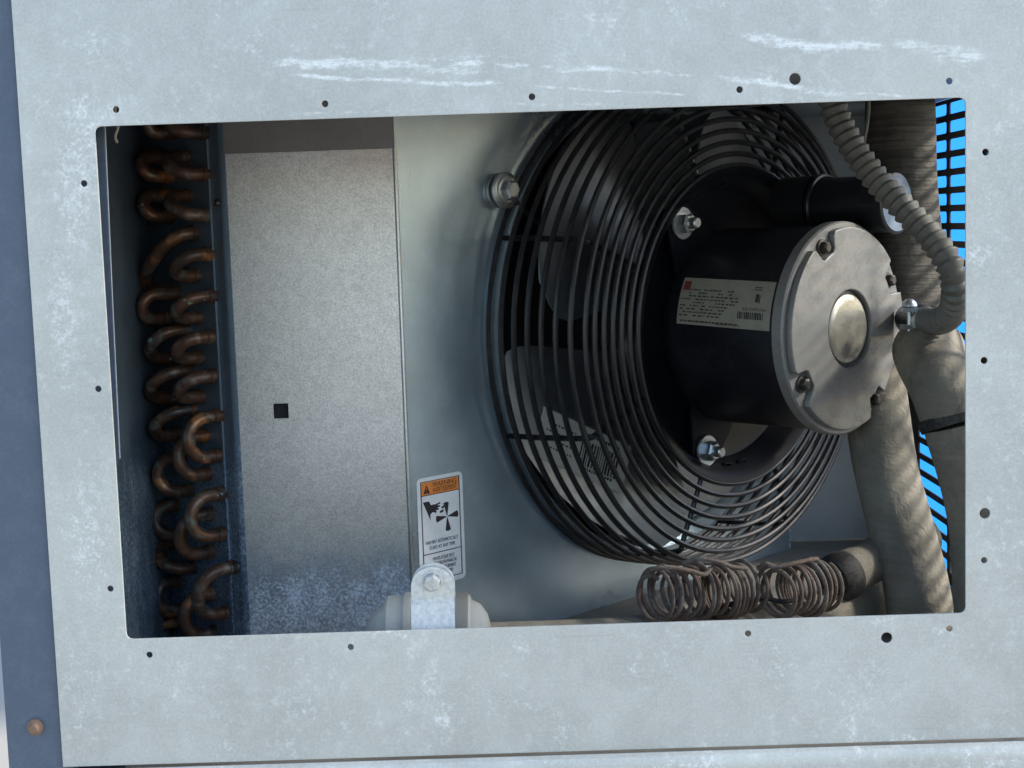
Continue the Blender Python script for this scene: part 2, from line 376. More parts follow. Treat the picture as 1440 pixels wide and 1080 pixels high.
# stiffener strip behind the left jamb
jx = at(146, 400, .02).x
V = [(jx-.03, .02, -.30), (at(145, 178, .02).x, .02, .06), (at(170, 640, .02).x, .02, -.118), (at(171, 700, .02).x-.003, .021, -.14), (at(178, 900, .02).x-.004, .021, -.25), (jx-.03, .02, .06)]
obj('inner_flange', sheet([[(jx-.03, -.30), (jx-.03, .07), (at(146, 165, .02).x, .07), (at(168, 645, .02).x, at(168, 645, .02).z), (at(168, 668, .02).x-.0035, at(168, 668, .02).z), (at(176, 905, .02).x-.004, -.30)]],
    .0012, .0002, Matrix.Translation((0, .02, 0)) @ XZ), post_m, cab)
obj('flange_edge', sweep([(at(147, 165, .02).x, .0205, .07), at(157, 400, .0205), at(168.5, 645, .0205)], .0004, 6), case_m, cab)
# slotted side panel
PITCHZ = 25.4*1.165/FPX; SL = .086; GAP = .0066
bz = at(1325, 151, .42).z
yb = GX*FPX/(1328-725.5)-DIST
sl = [[(.003, FLOOR), (BACK-.001, FLOOR), (BACK-.001, .087), (.003, .087)]]
for c in range(-5, 6):
    y0 = yb+GAP/2+c*(SL+GAP)
    if y0 < .012 or y0+SL > BACK-.01: continue
    for r_ in range(-6, 40):
        zc = bz-r_*PITCHZ
        if zc-.006 > FLOOR and zc+.006 < .086: sl.append(rrect(y0, y0+SL, zc-.0045, zc+.0045, .0024, 2))
YZ = Matrix(((0, 0, 1, GX+.001), (1, 0, 0, 0), (0, 1, 0, 0), (0, 0, 0, 1)))
tag(obj('slotted_side_panel', sheet(sl, .0016, .0002, YZ), grille_m, cab), 'dark side sheet punched with rows of horizontal slots')

# ------------------------------------------------------------------ plenum sheet facing the opening
YC = .2625
c0 = at(568, 530, YC)
LX = at(333, 530, YC).x; LTOP = at(440, 212, YC).z
sq = at(395, 578, YC)
hs = 10.5*sc(YC)
ple = obj('plenum_panel', sheet([[(LX, FLOOR), (c0.x, FLOOR), (c0.x, LTOP), (LX, LTOP)], [(sq.x-hs, sq.z-hs), (sq.x+hs, sq.z-hs), (sq.x+hs, sq.z+hs), (sq.x-hs, sq.z+hs)]],
    .0014, .0002, Matrix.Translation((0, YC+.0007, 0)) @ XZ), inner_m)
tag(ple, 'pale galvanised sheet with a small square hole between the coil and the fan', 'panel')
obj('top_rail', box(LX, c0.x, YC-.0035, YC+.0012, LTOP, .086), galv('dark rail zinc', (.235, .222, .205), rough=.55, metal=.5, speck=.2, blot=.15), ple)  # rail strip coloured darker than the sheet below it
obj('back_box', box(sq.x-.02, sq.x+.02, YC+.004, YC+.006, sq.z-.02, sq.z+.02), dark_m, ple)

# ------------------------------------------------------------------ coil with return bends
nc = Vector((-.777, -.629, 0)); dc = Vector((-.629, .777, 0))
cp0 = Vector((LX, YC, 0))
coil = thing('condenser_coil', 'copper tube coil with a column of brown return bends at the left of the opening', 'coil', loc=(LX-.05, .33, FLOOR))
prof = []
rf = .007
for i in range(7):
    a = R(90*0)+R(51.0)*i/6
    prof.append(Vector((LX-rf*math.sin(a), YC+rf*(1-math.cos(a)), 0)))
pe = prof[-1]; prof.append(pe+dc*.19)
V = []
for off in (0, .0013):
    for p in prof:
        for z in (FLOOR+.001, .086): V.append((p.x+off*.777, p.y+off*.629, z))
n = len(prof); F = []
for b in (0, 2*n):
    for i in range(n-1): F.append((b+2*i, b+2*i+1, b+2*i+3, b+2*i+2))
for i in range(n-1):
    F += [(2*i, 2*i+2, 2*n+2*i+2, 2*n+2*i), (2*i+1, 2*n+2*i+1, 2*n+2*i+3, 2*i+3)]
F += [(0, 2*n, 2*n+1, 1), (2*n-2, 2*n-1, 4*n-1, 4*n-2)]
plate = obj('end_plate', (V, F), coilp_m, coil)
fv = []
for k_ in range(2):
    pass
q0 = pe+dc*.03; fp = [q0-nc*.004, q0+dc*.13-nc*.004, q0+dc*.13-nc*.42, q0-nc*.42]
fp = [p for p in fp]
V = [(p.x, p.y, z) for z in (FLOOR+.002, .085) for p in fp]
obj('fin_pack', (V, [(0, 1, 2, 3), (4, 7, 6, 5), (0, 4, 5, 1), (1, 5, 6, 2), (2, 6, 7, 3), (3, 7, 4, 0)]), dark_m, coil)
TR = .0047
ta = hit(312, 540, pe, nc); tb_ = hit(219, 540, pe, nc)
V = [(p.x+o.x, p.y+o.y, z) for z in (FLOOR+.002, .084) for p, o in ((ta, nc*.0002), (ta, nc*.0018), (tb_, nc*.0018), (tb_, nc*.0002))]
obj('tube_sheet', (V, [(0, 1, 2, 3), (4, 7, 6, 5), (0, 4, 5, 1), (1, 5, 6, 2), (2, 6, 7, 3), (3, 7, 4, 0)]), coilp_m, coil)
bends = [  # root a, root b, tip x (photo measurements)
 (268, 163, 290, 187, 235), (268, 221, 292, 245, 228), (270, 275, 294, 302, 232), (298, 357, 281, 387, 238), (302, 416, 284, 446, 240), (302, 473, 287, 502, 240),
 (305, 528, 288, 557, 243), (311, 584, 312, 640, 255), (316, 693, 318, 750, 258), (330, 797, 322, 860, 268),
 (250, 163, 250, 187, 203), (236, 221, 244, 247, 190), (238, 275, 246, 303, 193), (277, 328, 228, 408, 204), (255, 412, 252, 446, 190), (268, 463, 250, 502, 202), (272, 520, 252, 557, 203),
 (277, 575, 256, 610, 208), (262, 642, 272, 688, 213), (293, 612, 297, 665, 241), (252, 709, 262, 748, 213), (300, 721, 300, 775, 243), (250, 762, 276, 797, 216),
 (256, 815, 262, 855, 219), (302, 833, 305, 888, 250), (256, 872, 256, 905, 216)]
def px_of(P):
    d = Vector(P)-EYE; return 720+FPX*d.dot(rt)/d.dot(fwd)
shift = pe
for (ax, ay, bx, by, tx) in bends:
    A = hit(ax, ay, pe, nc); B = hit(bx, by, pe, nc); M_ = (A+B)/2
    lo, hi = .005, .12
    for _ in range(30):
        h = (lo+hi)/2
        if px_of(M_+nc*h) > tx+10: lo = h
        else: hi = h
    h = min(max(h, .022), .062); half = (B-A)/2; sepr = half.length; s_ = max(h-sepr, h*.35); e = h-s_
    pts = [A-nc*.006, A+nc*s_*.5, A+nc*s_*.55, A+nc*s_*.58, A+nc*s_*.62]
    for i in range(0, 15):
        a = math.pi*i/14; pts.append(M_-half*math.cos(a)+nc*(s_+e*math.sin(a)))
    pts += [B+nc*s_*.62, B+nc*s_*.58, B+nc*s_*.55, B+nc*s_*.5, B-nc*.006]
    n_ = len(pts); rr = TR*random.uniform(.95, 1.05)
    obj('return_bend', sweep(pts, lambda i, n_=n_, rr=rr: rr*(1.16 if i < 3 or i > n_-4 else 1.0), 12), random.choice(coppers) if (ax, ay) != (277, 328) else coppers[1], coil)
w0 = at(163, 168, .05)
tag(obj('wire_end', sweep(catmull([w0+Vector((0, 0, .02)), w0, at(166, 178, .05), at(162, 192, .05), at(165, 201, .05)], 5), .0008, 6), cream_m), 'short loose pale wire end hanging in the upper left corner', 'wire')
for (x, y, r_) in ((308, 285, 5), (334, 797, 9), (192, 780, 6)):
    p = hit(x, y, pe, nc)+nc*.0006
    Mx = plane_map(p, dc, Vector((0, 0, 1)), nc)
    rr = r_*sc(.3)
    obj('grommet', lathe([(rr*.55, 0), (rr*.55, .002), (rr*.8, .0026), (rr, .0016), (rr, 0)], 18), steelbolt, coil, Mx)

# ------------------------------------------------------------------ fan deck
ax_ = Vector((1, -1, 0)).normalized(); er = Vector((1, 1, 0)).normalized(); ez = Vector((0, 0, 1))
B0 = hit(922, 454, c0, ax_)
FM = plane_map(B0, er, ez, ax_)
R0 = .193; HZ = .0854; PZ = HZ-.019; EZ = .1830; HR = .122
uC = (c0-B0).dot(er); uE = uC+.455
zt = .087-B0.z; zb = FLOOR-B0.z
deck = obj('fan_deck', sheet([[(uC, zb), (uE, zb), (uE, zt), (uC, zt)], circ(0, 0, R0*.945, 96)], .0014, .0002, Matrix.Translation((0, 0, -.0007))), fanp_m, None, FM)
tag(deck, 'bluish galvanised fan deck sheet with a round air opening behind the guard', 'panel')
obj('orifice_ring', lathe([(R0*.985, .0004), (R0*.98, .006), (R0*.955, .008), (R0*.938, .004), (R0*.932, -.01), (R0*.93, -.045), (R0*.936, -.045), (R0*.938, -.012)], 96), fanp_m, deck, local=True)
obj('corner_fold', sweep([(uC+.0002, zb, -.0004), (uC+.0002, (zb+zt)/2, -.0004), (uC+.0002, LTOP-B0.z, -.0004)], .0015, 12), bright_m, deck, local=True)

pe2 = c0+er*.455
obj('plenum_side', box(pe2.x, pe2.x+.0015, pe2.y+.001, BACK-.001, FLOOR+.001, .086), fanp_m, deck, FM.inverted(), local=True)
# warning label, stuck to the deck
def inframe(px, py): q = FM.inverted() @ hit(px, py, c0, ax_); return q
tl, tr_, br_ = inframe(585, 676), inframe(649, 660), inframe(654, 810)
LW = tr_.x-tl.x; LH = (tr_.y-br_.y)
LM = Matrix.Translation((tl.x, (tl.y+tr_.y)/2, .0003))
lab = tag(obj('warning_label', sheet([rrect(0, LW, -LH, 0, LW*.09)], .0003, 0), white_p, deck, LM, local=True), 'white warning sticker with an orange header and a fan pictogram')
def lp(u, v): return (u*LW, -v*LH)
ZP = Matrix.Translation((0, 0, .00025))
th_ = .0006
t = .006
obj('border', sheet([[lp(.075, .035), lp(.075, .955), lp(.93, .955), lp(.93, .035)], [lp(.095, .042), lp(.095, .698), lp(.91, .698), lp(.91, .042)], [lp(.095, .706), lp(.095, .948), lp(.91, .948), lp(.91, .706)]], .0001, 0), black_p, lab, ZP, local=True)
hd = obj('header', sheet([[lp(.10, .044), lp(.10, .160), lp(.905, .160), lp(.905, .044)]], .0001, 0), orange_p, lab, ZP, local=True)
ZQ = Matrix.Translation((0, 0, .00035))
obj('header_line', sheet([[lp(.095, .160), lp(.095, .167), lp(.91, .167), lp(.91, .160)]], .0001, 0), black_p, lab, ZP, local=True)
obj('warning_triangle', sheet([[lp(.135, .147), lp(.275, .147), lp(.205, .070)], [lp(.197, .095), lp(.213, .095), lp(.209, .123), lp(.201, .123)], [lp(.198, .130), lp(.212, .130), lp(.212, .138), lp(.198, .138)]], .0001, 0), black_p, lab, ZQ, local=True)
def ltext(body, u, v, size, sx=1.0): obj('lettering', text_mesh(body, size*LW, u*LW, -v*LH, sx=sx), black_p, lab, ZQ, local=True)
ltext('WARNING', .60, .078, .115, .95); ltext('AVERTISSEMENT', .60, .128, .11, .66)
ltext('FAN MAY AUTOMATICALLY', .5, .600, .085, .66); ltext('START AT ANY TIME', .5, .652, .085, .72)
for i, s_ in enumerate(('VENTILATEUR PEUT', 'SE METTRE EN MARCHE', 'AUTOMATIQUEMENT', 'EN TOUT TEMPS')): ltext(s_, .52, .757+i*.046, .082, .66)
fu, fv_ = .63, .392; fl = []
for k_ in range(4):
    a = R(90*k_+3); pts_ = []
    for rr, da in ((.015, -20), (.24, -14), (.25, 0), (.24, 14), (.015, 20)):
        b = a+R(da); pts_.append((fu*LW+rr*LW*math.cos(b), -fv_*LH+rr*LW*math.sin(b)*.98))
    fl.append(pts_)
for q in fl: obj('fan_symbol', sheet([q], .0001, 0), black_p, lab, ZQ, local=True)
hand = [(.13, .225), (.26, .225), (.30, .262), (.40, .262), (.50, .250), (.51, .262), (.43, .275), (.50, .280), (.49, .293), (.43, .297), (.47, .308), (.45, .320), (.40, .316), (.42, .335), (.39, .342), (.34, .328), (.28, .345), (.28, .400)]
hand = [(u-.015, v-.004) for u, v in hand]
obj('hand_symbol', sheet([[lp(*q) for q in hand]], .0001, 0), black_p, lab, ZQ, local=True)
for q in ([(.50, .295), (.57, .282), (.58, .300), (.53, .312)], [(.47, .330), (.56, .318), (.55, .340), (.48, .350)], [(.53, .272), (.58, .262), (.58, .275)]):
    obj('finger_symbol', sheet([[lp(*z) for z in q]], .0001, 0), black_p, lab, ZQ, local=True)

# ------------------------------------------------------------------ fan guard
gd = thing('fan_guard', 'black wire fan guard of concentric rings over the air opening', 'fan guard', M=FM)
WR = .0021
nside = 7
side = []
for i in range(nside):
    t_ = i/(nside-1); side.append((R0*(1.0-.012*t_-.028*t_*t_), .004+t_*(HZ-.012)))
for rr, z in side: obj('ring', torus(rr, WR, z), guard_m, gd, local=True)
nf = 7
front = []
for i in range(1, nf+1):
    t_ = i/nf; rr = R0*.955*(1-t_)+(HR+.001)*t_; front.append((rr, HZ-.004+.004*math.sin(t_*math.pi/2)))
for rr, z in front: obj('ring', torus(rr, WR, z), guard_m, gd, local=True)
for k_ in range(8):
    a = R(112+45*k_); ca, sa = math.cos(a), math.sin(a)
    pr_ = [(R0*1.0-.004, .001), (R0*.996-.004, .02), (R0*.985-.004, HZ*.5), (R0*.967-.004, HZ*.82), (R0*.945-.003, HZ-.0075), (R0*.90, HZ-.0075), (HR+.02, HZ-.005), (HR-.004, HZ-.004)]
    obj('spoke', sweep(catmull([(r_*ca, r_*sa, z) for r_, z in pr_], 4), .0021, 8), guard_m, gd, local=True)
# mounting tab and bolt on the deck
for bp_ in ((700, 268),):
    q = inframe(*bp_)
    dirc = Vector((-q.x, -q.y, 0)).normalized(); e_ = Vector((q.x, q.y, 0))+dirc*.045
    obj('mounting_tab', sweep([Vector((q.x, q.y, .004)), Vector((q.x, q.y, .004))+dirc*.012, Vector((e_.x, e_.y-.004, .010))], .0024, 8), guard_m, gd, local=True)
    Mt = Matrix.Translation((q.x, q.y, 0))
    w_ = obj('washer', lathe([(.004, .0005), (.0125, .0005), (.0125, .003), (.011, .0035), (.004, .0035)], 28), bright_m, gd, Mt, local=True)
    obj('spacer_ring', lathe([(.0128, .0065), (.0132, .0085), (.0115, .0095), (.004, .0095), (.004, .0065)], 28), bright_m, gd, Mt, local=True)
    obj('bolt_head', join(lathe([(0, .017), (.0055, .017), (.0072, .0155), (.0075, .0096)], 6), lathe([(.0098, .0096), (.0098, .0108), (.007, .0112)], 24)), bright_m, gd, Mt, local=True)

# ------------------------------------------------------------------ fan blades behind the guard
fan = thing('fan_propeller', 'aluminium fan propeller with wide blades behind the wire guard', 'fan', M=FM)
def blade_pt(r_, a, a0, off=0.0):
    tw = (a-a0)*1.0
    return (r_*math.cos(a), r_*math.sin(a), .012 + tw*r_*.24 + .25*(tw*r_)**2 + off)
for k_ in range(4):
    a0 = R(224+90*k_); V = []; NR, NA = 14, 18
    for i in range(NR+1):
        r_ = .045+(.178-.045)*i/NR; t_ = i/NR
        hw = R(24+17*math.sin(min(1, t_*1.25)*math.pi/2)); 
        if t_ > .8: hw *= 1-.22*((t_-.8)/.2)**2
        for j in range(NA+1):
            V.append(blade_pt(r_, a0+hw*(2*j/NA-1), a0))
    F = [(i*(NA+1)+j, i*(NA+1)+j+1, (i+1)*(NA+1)+j+1, (i+1)*(NA+1)+j) for i in range(NR) for j in range(NA)]
    off_ = len(V); V2 = [(x, y, z-.0016) for x, y, z in V]
    per = [j for j in range(NA+1)]+[i*(NA+1)+NA for i in range(1, NR+1)]+[NR*(NA+1)+j for j in range(NA-1, -1, -1)]+[i*(NA+1) for i in range(NR-1, 0, -1)]
    F2 = F+[tuple(off_+i for i in reversed(f)) for f in F]+[(per[i], per[(i+1) % len(per)], off_+per[(i+1) % len(per)], off_+per[i]) for i in range(len(per))]
    bl = obj('blade', (V+V2, F2), bladem, fan, local=True)
    if k_ == 0:
        def patch(u0, u1, v0, v1, off, n1=8, n2=4):
            # u along the sticker, v across it, laid on the blade surface
            V = []; c_ = math.cos(R(-27)); s_ = math.sin(R(-27))
            for i in range(n1+1):
                for j in range(n2+1):
                    u = u0+(u1-u0)*i/n1; v = v0+(v1-v0)*j/n2
                    x = -.103+u*c_-v*s_; y = -.092+u*s_+v*c_
                    V.append(blade_pt(math.hypot(x, y), math.atan2(y, x) % (2*math.pi), a0, off))
            return V, [(i*(n2+1)+j, (i+1)*(n2+1)+j, (i+1)*(n2+1)+j+1, i*(n2+1)+j+1) for i in range(n1) for j in range(n2)]
        stk = obj('sticker', patch(-.045, .042, -.018, .020, .0008), stick_p, bl, local=True)
        u = -.004
        bars = []
        while u < .032:
            wd = random.choice((.0008, .0014, .002)); bars.append(patch(u, u+wd, -.010, .009, .0011, 1, 3)); u += wd+random.choice((.0008, .0013))
        obj('barcode', join(*bars), black_p, bl, local=True)
        ds = []
        for row in (.013, -.013):
            u = -.002
            while u < .03: wd = random.uniform(.001, .002); ds.append(patch(u, u+wd, row, row+.0022, .0011, 1, 1)); u += wd+.0008
        for row in range(4):
            u = -.038
            while u < -.012: wd = random.uniform(.001, .003); ds.append(patch(u, u+wd, .010-row*.006, .0112-row*.006, .0011, 1, 1)); u += wd+.0012
        obj('small_print', join(*ds), black_p, bl, local=True)
obj('hub', lathe([(0, .03), (.02, .03), (.024, .025), (.055, .018), (.056, -.01), (0, -.01)], 40), bladem, fan, local=True)

# ------------------------------------------------------------------ motor
mo = thing('fan_motor', 'round black fan motor with a cast grey end bell and a tan nameplate', 'motor', M=FM)
obj('mounting_plate', lathe([(.060, PZ), (.098, PZ), (.104, PZ+.002), (HR-.009, HZ-.003), (HR-.004, HZ+.001), (HR, HZ+.002), (HR+.002, HZ), (HR, HZ-.006), (HR-.010, HZ-.008), (.102, PZ-.004), (.06, PZ-.004)], 96), black_m, mo, local=True)
MR = .0752
obj('housing', lathe([(0, PZ-.02), (MR-.02, PZ-.02), (MR-.004, PZ-.001), (MR-.001, PZ+.006), (MR, PZ+.010), (MR, EZ-.016), (MR+.0018, EZ-.0155), (MR+.0018, EZ-.012), (0, EZ-.012)], 128), motor_m, mo, local=True)
CR = .0780
bell = obj('end_bell', lathe([(MR-.002, EZ-.015), (CR-.001, EZ-.015), (CR, EZ-.0138), (CR, EZ-.0065), (CR-.0012, EZ-.0052), (CR-.009, EZ-.0048), (0, EZ-.0048)], 128), cap_m, mo, local=True)
bang = [29, 116, 212, 303]
out = []
for i in range(180):
    a = 2*i; r_ = CR-.0042
    for b in bang:
        d = abs((a-b+180) % 360-180)
        if d < 7.5: r_ = min(r_, 0.0598)
        elif d < 10.5: r_ = min(r_, 0.0598+(CR-.0042-0.0598)*(d-7.5)/3)
    out.append((r_*math.cos(R(a)), r_*math.sin(R(a))))
me = sheet([out, circ(0, 0, .0285, 48)], .0052, .0009, Matrix.Translation((0, 0, EZ-.0024)))
obj('raised_face', me, cap_m, bell, local=True)
obj('shaft_cover', lathe([(0, EZ-.0006), (.020, EZ-.0007), (.0238, EZ-.0011), (.0250, EZ-.0022), (.0252, EZ-.0046)], 48), dome_m, bell, local=True)
for b in bang:
    bx_, by_ = .0665*math.cos(R(b)), .0665*math.sin(R(b))
    obj('end_bolt', join(lathe([(0, EZ+.0018), (.003, EZ+.0018), (.0046, EZ+.0006), (.0048, EZ-.0046)], 6, bx_, by_), lathe([(.0062, EZ-.0046), (.0062, EZ-.0034), (.0045, EZ-.003)], 20, bx_, by_)), steelbolt, bell, local=True)
for b in (127, 249, 7):
    ca, sa = math.cos(R(b)), math.sin(R(b)); rb = .1005
    Mt = Matrix.Translation((rb*ca, rb*sa, PZ-.001)) @ Matrix.Rotation(R(b), 4, 'Z')
    tabl = [(-.034, -.026), (-.024, -.0265)]+[(.001+.0155*math.cos(R(x)), .0155*math.sin(R(x))) for x in range(-75, 76, 15)]+[(-.024, .0265), (-.034, .026)]
    tb = obj('mounting_ear', sheet([tabl], .0032, .0008, Matrix.Translation((0, 0, .010))), black_m, mo, Mt, local=True)
    obj('ear_spacer', lathe([(.011, -.004), (.011, .0085)], 24), black_m, mo, Mt, local=True)
    obj('washer', lathe([(.003, .0118), (.0118, .0118), (.0122, .0125), (.0118, .0138), (.003, .0138)], 32), bright_m, mo, Mt, local=True)
    obj('nut', lathe([(.004, .0214), (.0062, .0214), (.0077, .0200), (.0080, .0138)], 6), bright_m, mo, Mt, local=True)
    obj('bolt_end', lathe([(0, .0275), (.0034, .0275), (.0042, .0265), (.0042, .0138)], 20), bright_m, mo, Mt, local=True)
for b in (95, 150, 215, 265, 275, 330):
    Mt = Matrix.Rotation(R(b), 4, 'Z') @ Matrix.Translation((HR-.0125, 0, HZ-.009))
    obj('guard_clip', sheet([rrect(-.0022, .0022, -.0055, .0055, .0021, 3), rrect(-.0010, .0010, -.0042, .0042, .0009, 3)], .003, .0005, None), black_m, mo, Mt, local=True)
# nameplate curved round the housing
NA0, NA1 = R(177.5), R(150.5); NZ0, NZ1 = PZ+.016, EZ-.0175
def npt(u, v, off): a = NA0+(NA1-NA0)*(v+.10*(1-u)); r_ = MR+off; return (r_*math.cos(a), r_*math.sin(a), NZ0+(NZ1-NZ0)*u)
def npatch(u0, u1, v0, v1, off, n1=1, n2=2):
    V = [npt(u0+(u1-u0)*i/n1, v0+(v1-v0)*j/n2, off) for i in range(n1+1) for j in range(n2+1)]
    return V, [(i*(n2+1)+j, (i+1)*(n2+1)+j, (i+1)*(n2+1)+j+1, i*(n2+1)+j+1) for i in range(n1) for j in range(n2)]
npl = tag(obj('nameplate', npatch(0, 1, 0, 1, .0003, 10, 12), tan_p, mo, local=True), 'tan rating plate with small print and a barcode')
ds = []
for row in range(9):
    v = .72-row*.068; u = .10 if row < 3 else .02; umax = (.60, .62, .64, .66, .62, .55, .52, .50, .48)[row]
    while u < umax:
        wd = random.uniform(.012, .045)
        if random.random() < .80: ds.append(npatch(u, min(u+wd, umax), v, v+.030, .0005))
        u += wd+random.uniform(.006, .02)
u = .04
while u < .66: wd = random.uniform(.015, .05); ds.append(npatch(u, u+wd, .055, .09, .0005)); u += wd+.008
obj('small_print', join(*ds), nprint, npl, local=True)
bars = []; u = .66
while u < .93: wd = random.choice((.006, .010, .014)); bars.append(npatch(u, u+wd, .20, .34, .0005)); u += wd+random.choice((.006, .010))
obj('barcode', join(*bars), black_p, npl, local=True)
obj('red_mark', join(npatch(.02, .10, .72, .92, .0005)), red_p, npl, local=True)
obj('approval_mark', join(npatch(.825, .86, .55, .72, .0005), npatch(.865, .875, .53, .70, .0005), npatch(.80, .88, .80, .82, .0005), npatch(.80, .88, .85, .87, .0005)), nprint, npl, local=True)
def ntext(body, u, v, size):
    me = text_mesh(body, size, 0, 0, th=0)
    Ln, Hn = NZ1-NZ0, abs(NA1-NA0)*MR
    for vv in me.vertices: vv.co = npt(u+vv.co.x/Ln, v+vv.co.y/Hn, .0006)
    obj('lettering', me, nprint, npl, local=True)
ntext('AIR OVER FAN', .83, .40, .0032); ntext('Assembled in Mexico', .56, .055, .0026)

# capacitor strapped to the motor
ph = R(60); crx, cry, crr = .1035*math.cos(ph), .1035*math.sin(ph), .0215
CM = FM @ Matrix.Translation((crx, cry, 0))
ca_ = thing('capacitor', 'black cylindrical capacitor can strapped on top of the motor', 'capacitor', M=CM)
obj('can', lathe([(0, HZ+.012), (crr-.002, HZ+.012), (crr, HZ+.014), (crr, EZ+.004), (crr+.0012, EZ+.0045), (crr+.0012, EZ+.0075), (crr-.001, EZ+.0085)], 48), motor_m, ca_, local=True)
tag(obj('end_disc', lathe([(0, EZ+.0072), (crr-.004, EZ+.0072), (crr-.001, EZ+.0085)], 48), paint('sky tinted capacitor end', (.20, .26, .34), .6, .3, .3, (.26, .27, .28), 60), ca_, local=True), 'metal end of the capacitor with a blue sky reflection in its colour')  # blue reflection of the sky is put into the disc's base colour
obj('clamp_strap', lathe([(crr+.0006, HZ+.008), (crr+.0022, HZ+.008), (crr+.0022, HZ+.038), (crr+.0006, HZ+.038)], 48), motor_m, ca_, local=True)
obj('strap_bead', torus(crr+.0018, .0018, HZ+.043, 48, 6), motor_m, ca_, local=True)
obj('clamp_foot', box(-.024, .004, -crr-.008, -crr+.004, HZ+.004, HZ+.030), motor_m, ca_, local=True)

# ------------------------------------------------------------------ conduit
me_ = FM @ Vector((CR*math.cos(R(8)), CR*math.sin(R(8)), EZ-.030))
pts = [at(1160, 95, .27), at(1172, 150, .27), at(1192, 195, .265), at(1228, 247, .255), at(1270, 292, .24), at(1313, 338, .225), at(1338, 378, .215), at(1344, 414, .222), at(1338, 440, .245), at(1320, 452, .28), at(1298, 450, .325)]
cp = catmull(pts, 40)
# resample evenly so that the corrugation keeps one pitch
L_ = [0]
for i in range(1, len(cp)): L_.append(L_[-1]+(cp[i]-cp[i-1]).length)
NS = int(L_[-1]/.0009); rs = []; j = 0
for i in range(NS+1):
    d = L_[-1]*i/NS
    while j < len(L_)-2 and L_[j+1] < d: j += 1
    rs.append(cp[j].lerp(cp[j+1], (d-L_[j])/max(1e-9, L_[j+1]-L_[j])))
cor = thing('flexible_conduit', 'grey corrugated flexible conduit curving down to the side of the motor', 'conduit', loc=pts[-1])
obj('sheath', sweep(rs, lambda i: .0086*(1+.12*math.sin(2*math.pi*i*.0009/.0068)+.03*math.sin(4*math.pi*i*.0009/.0068)), 20), conduit_m, cor)
e0, e1 = pts[-1], pts[-2]; dv = (e1-e0).normalized()
Mc = Matrix.Translation(e0+dv*.003) @ dv.to_track_quat('Z', 'Y').to_matrix().to_4x4()
obj('connector', lathe([(0, -.014), (.0065, -.014), (.0085, -.010), (.0085, -.004), (.0098, -.003), (.0098, .008), (.0088, .009), (.0070, .009)], 28), bright_m, cor, Mc)
cb = at(1279, 447, .322)
obj('clamp_lug', join(box(cb.x-.0055, cb.x+.0055, cb.y-.004, cb.y+.006, cb.z+.0045, cb.z+.0075), box(cb.x-.0055, cb.x+.0055, cb.y-.004, cb.y+.006, cb.z-.008, cb.z-.005)), bright_m, cor)
obj('clamp_screw', join(lathe([(.0019, -.013), (.0019, .0075)], 12), lathe([(.0045, .0076), (.0056, .0086), (.0052, .0110), (.0026, .0136), (0, .014)], 20)), bright_m, cor, Matrix.Translation(cb))
mp = e0-dv*.012
obj('box_fitting', join(sweep([e0-dv*.004, mp, mp-dv*.03], lambda i: (.0105, .0115, .0115)[i], 20)), motor_m, cor)

# ------------------------------------------------------------------ insulated pipes on the right
def rough_pipe(pts, r, n=10, amp=.05, seg=28, seed=0):
    P_ = catmull(pts, n); rnd = random.Random(seed); ph_ = [rnd.uniform(0, 6.28) for _ in range(6)]
    rf_ = r if callable(r) else (lambda t: r)
    N = len(P_)
    return sweep(P_, lambda i: rf_(i/(N-1)), seg, wob=lambda i, a: 1+amp*(.5*math.sin(2*a+ph_[0]+i*.13)+.3*math.sin(3*a+ph_[1]-i*.21)+.25*math.sin(i*.37+ph_[2])))
tag(obj('insulated_pipe', rough_pipe([at(1262, 60, .44), at(1265, 150, .44), at(1269, 260, .44), at(1276, 380, .43), at(1288, 470, .41), at(1298, 510, .39)], .0275, 12, .05, 36, 3), foam_dark),
    'upright dark grey insulated pipe with fibrous wrap behind the conduit', 'pipe', 'insulated pipes')
p3 = obj('insulated_pipe', rough_pipe([at(1306, 494, .34), at(1314, 514, .30), at(1330, 550, .255), at(1342, 588, .25)], lambda t: .0262-.004*t, 10, .03, 32, 5), foam_tan)
tag(p3, 'short thick tan insulated pipe elbow below the conduit connector', 'pipe', 'insulated pipes')
Bd = at(1342, 590, .25); Bn = (at(1342, 588, .25)-at(1330, 550, .255)).normalized()
tag(obj('black_tape_band', lathe([(.018, -.004), (.0236, -.004), (.0243, 0), (.0236, .004), (.018, .004)], 40), tape_m, None, Matrix.Translation(Bd) @ Bn.to_track_quat('Z', 'Y').to_matrix().to_4x4()),
    'black foam band around the tan pipe at the right edge of the opening', 'tape')
tag(obj('insulated_pipe', rough_pipe([at(1346, 596, .252), at(1358, 640, .25), at(1374, 700, .25), at(1384, 760, .25), at(1388, 830, .25), at(1388, 930, .25)], .0225, 10, .035, 32, 8), foam_tan),
    'tan insulated pipe dropping below the black band at the right edge', 'pipe', 'insulated pipes')
tag(obj('insulated_pipe', rough_pipe([at(1222, 420, .40), at(1226, 500, .39), at(1234, 580, .375), at(1246, 660, .355), at(1266, 740, .33), at(1288, 820, .31), at(1298, 900, .30), at(1300, 960, .30)], lambda t: .0235+.0005*t, 10, .03, 36, 11), foam_tan),
    'long tan insulated pipe descending from behind the motor to the lower right', 'pipe', 'insulated pipes')
tag(obj('insulated_pipe', rough_pipe([at(560, 922, .16), at(700, 914, .17), at(850, 908, .18), at(1000, 898, .21), at(1120, 880, .27), at(1210, 852, .34), at(1300, 832, .42)], lambda t: .0165+.005*t, 10, .04, 30, 15), foam_tan),
    'horizontal tan insulated pipe along the lower edge under the copper coils', 'pipe', 'insulated pipes')
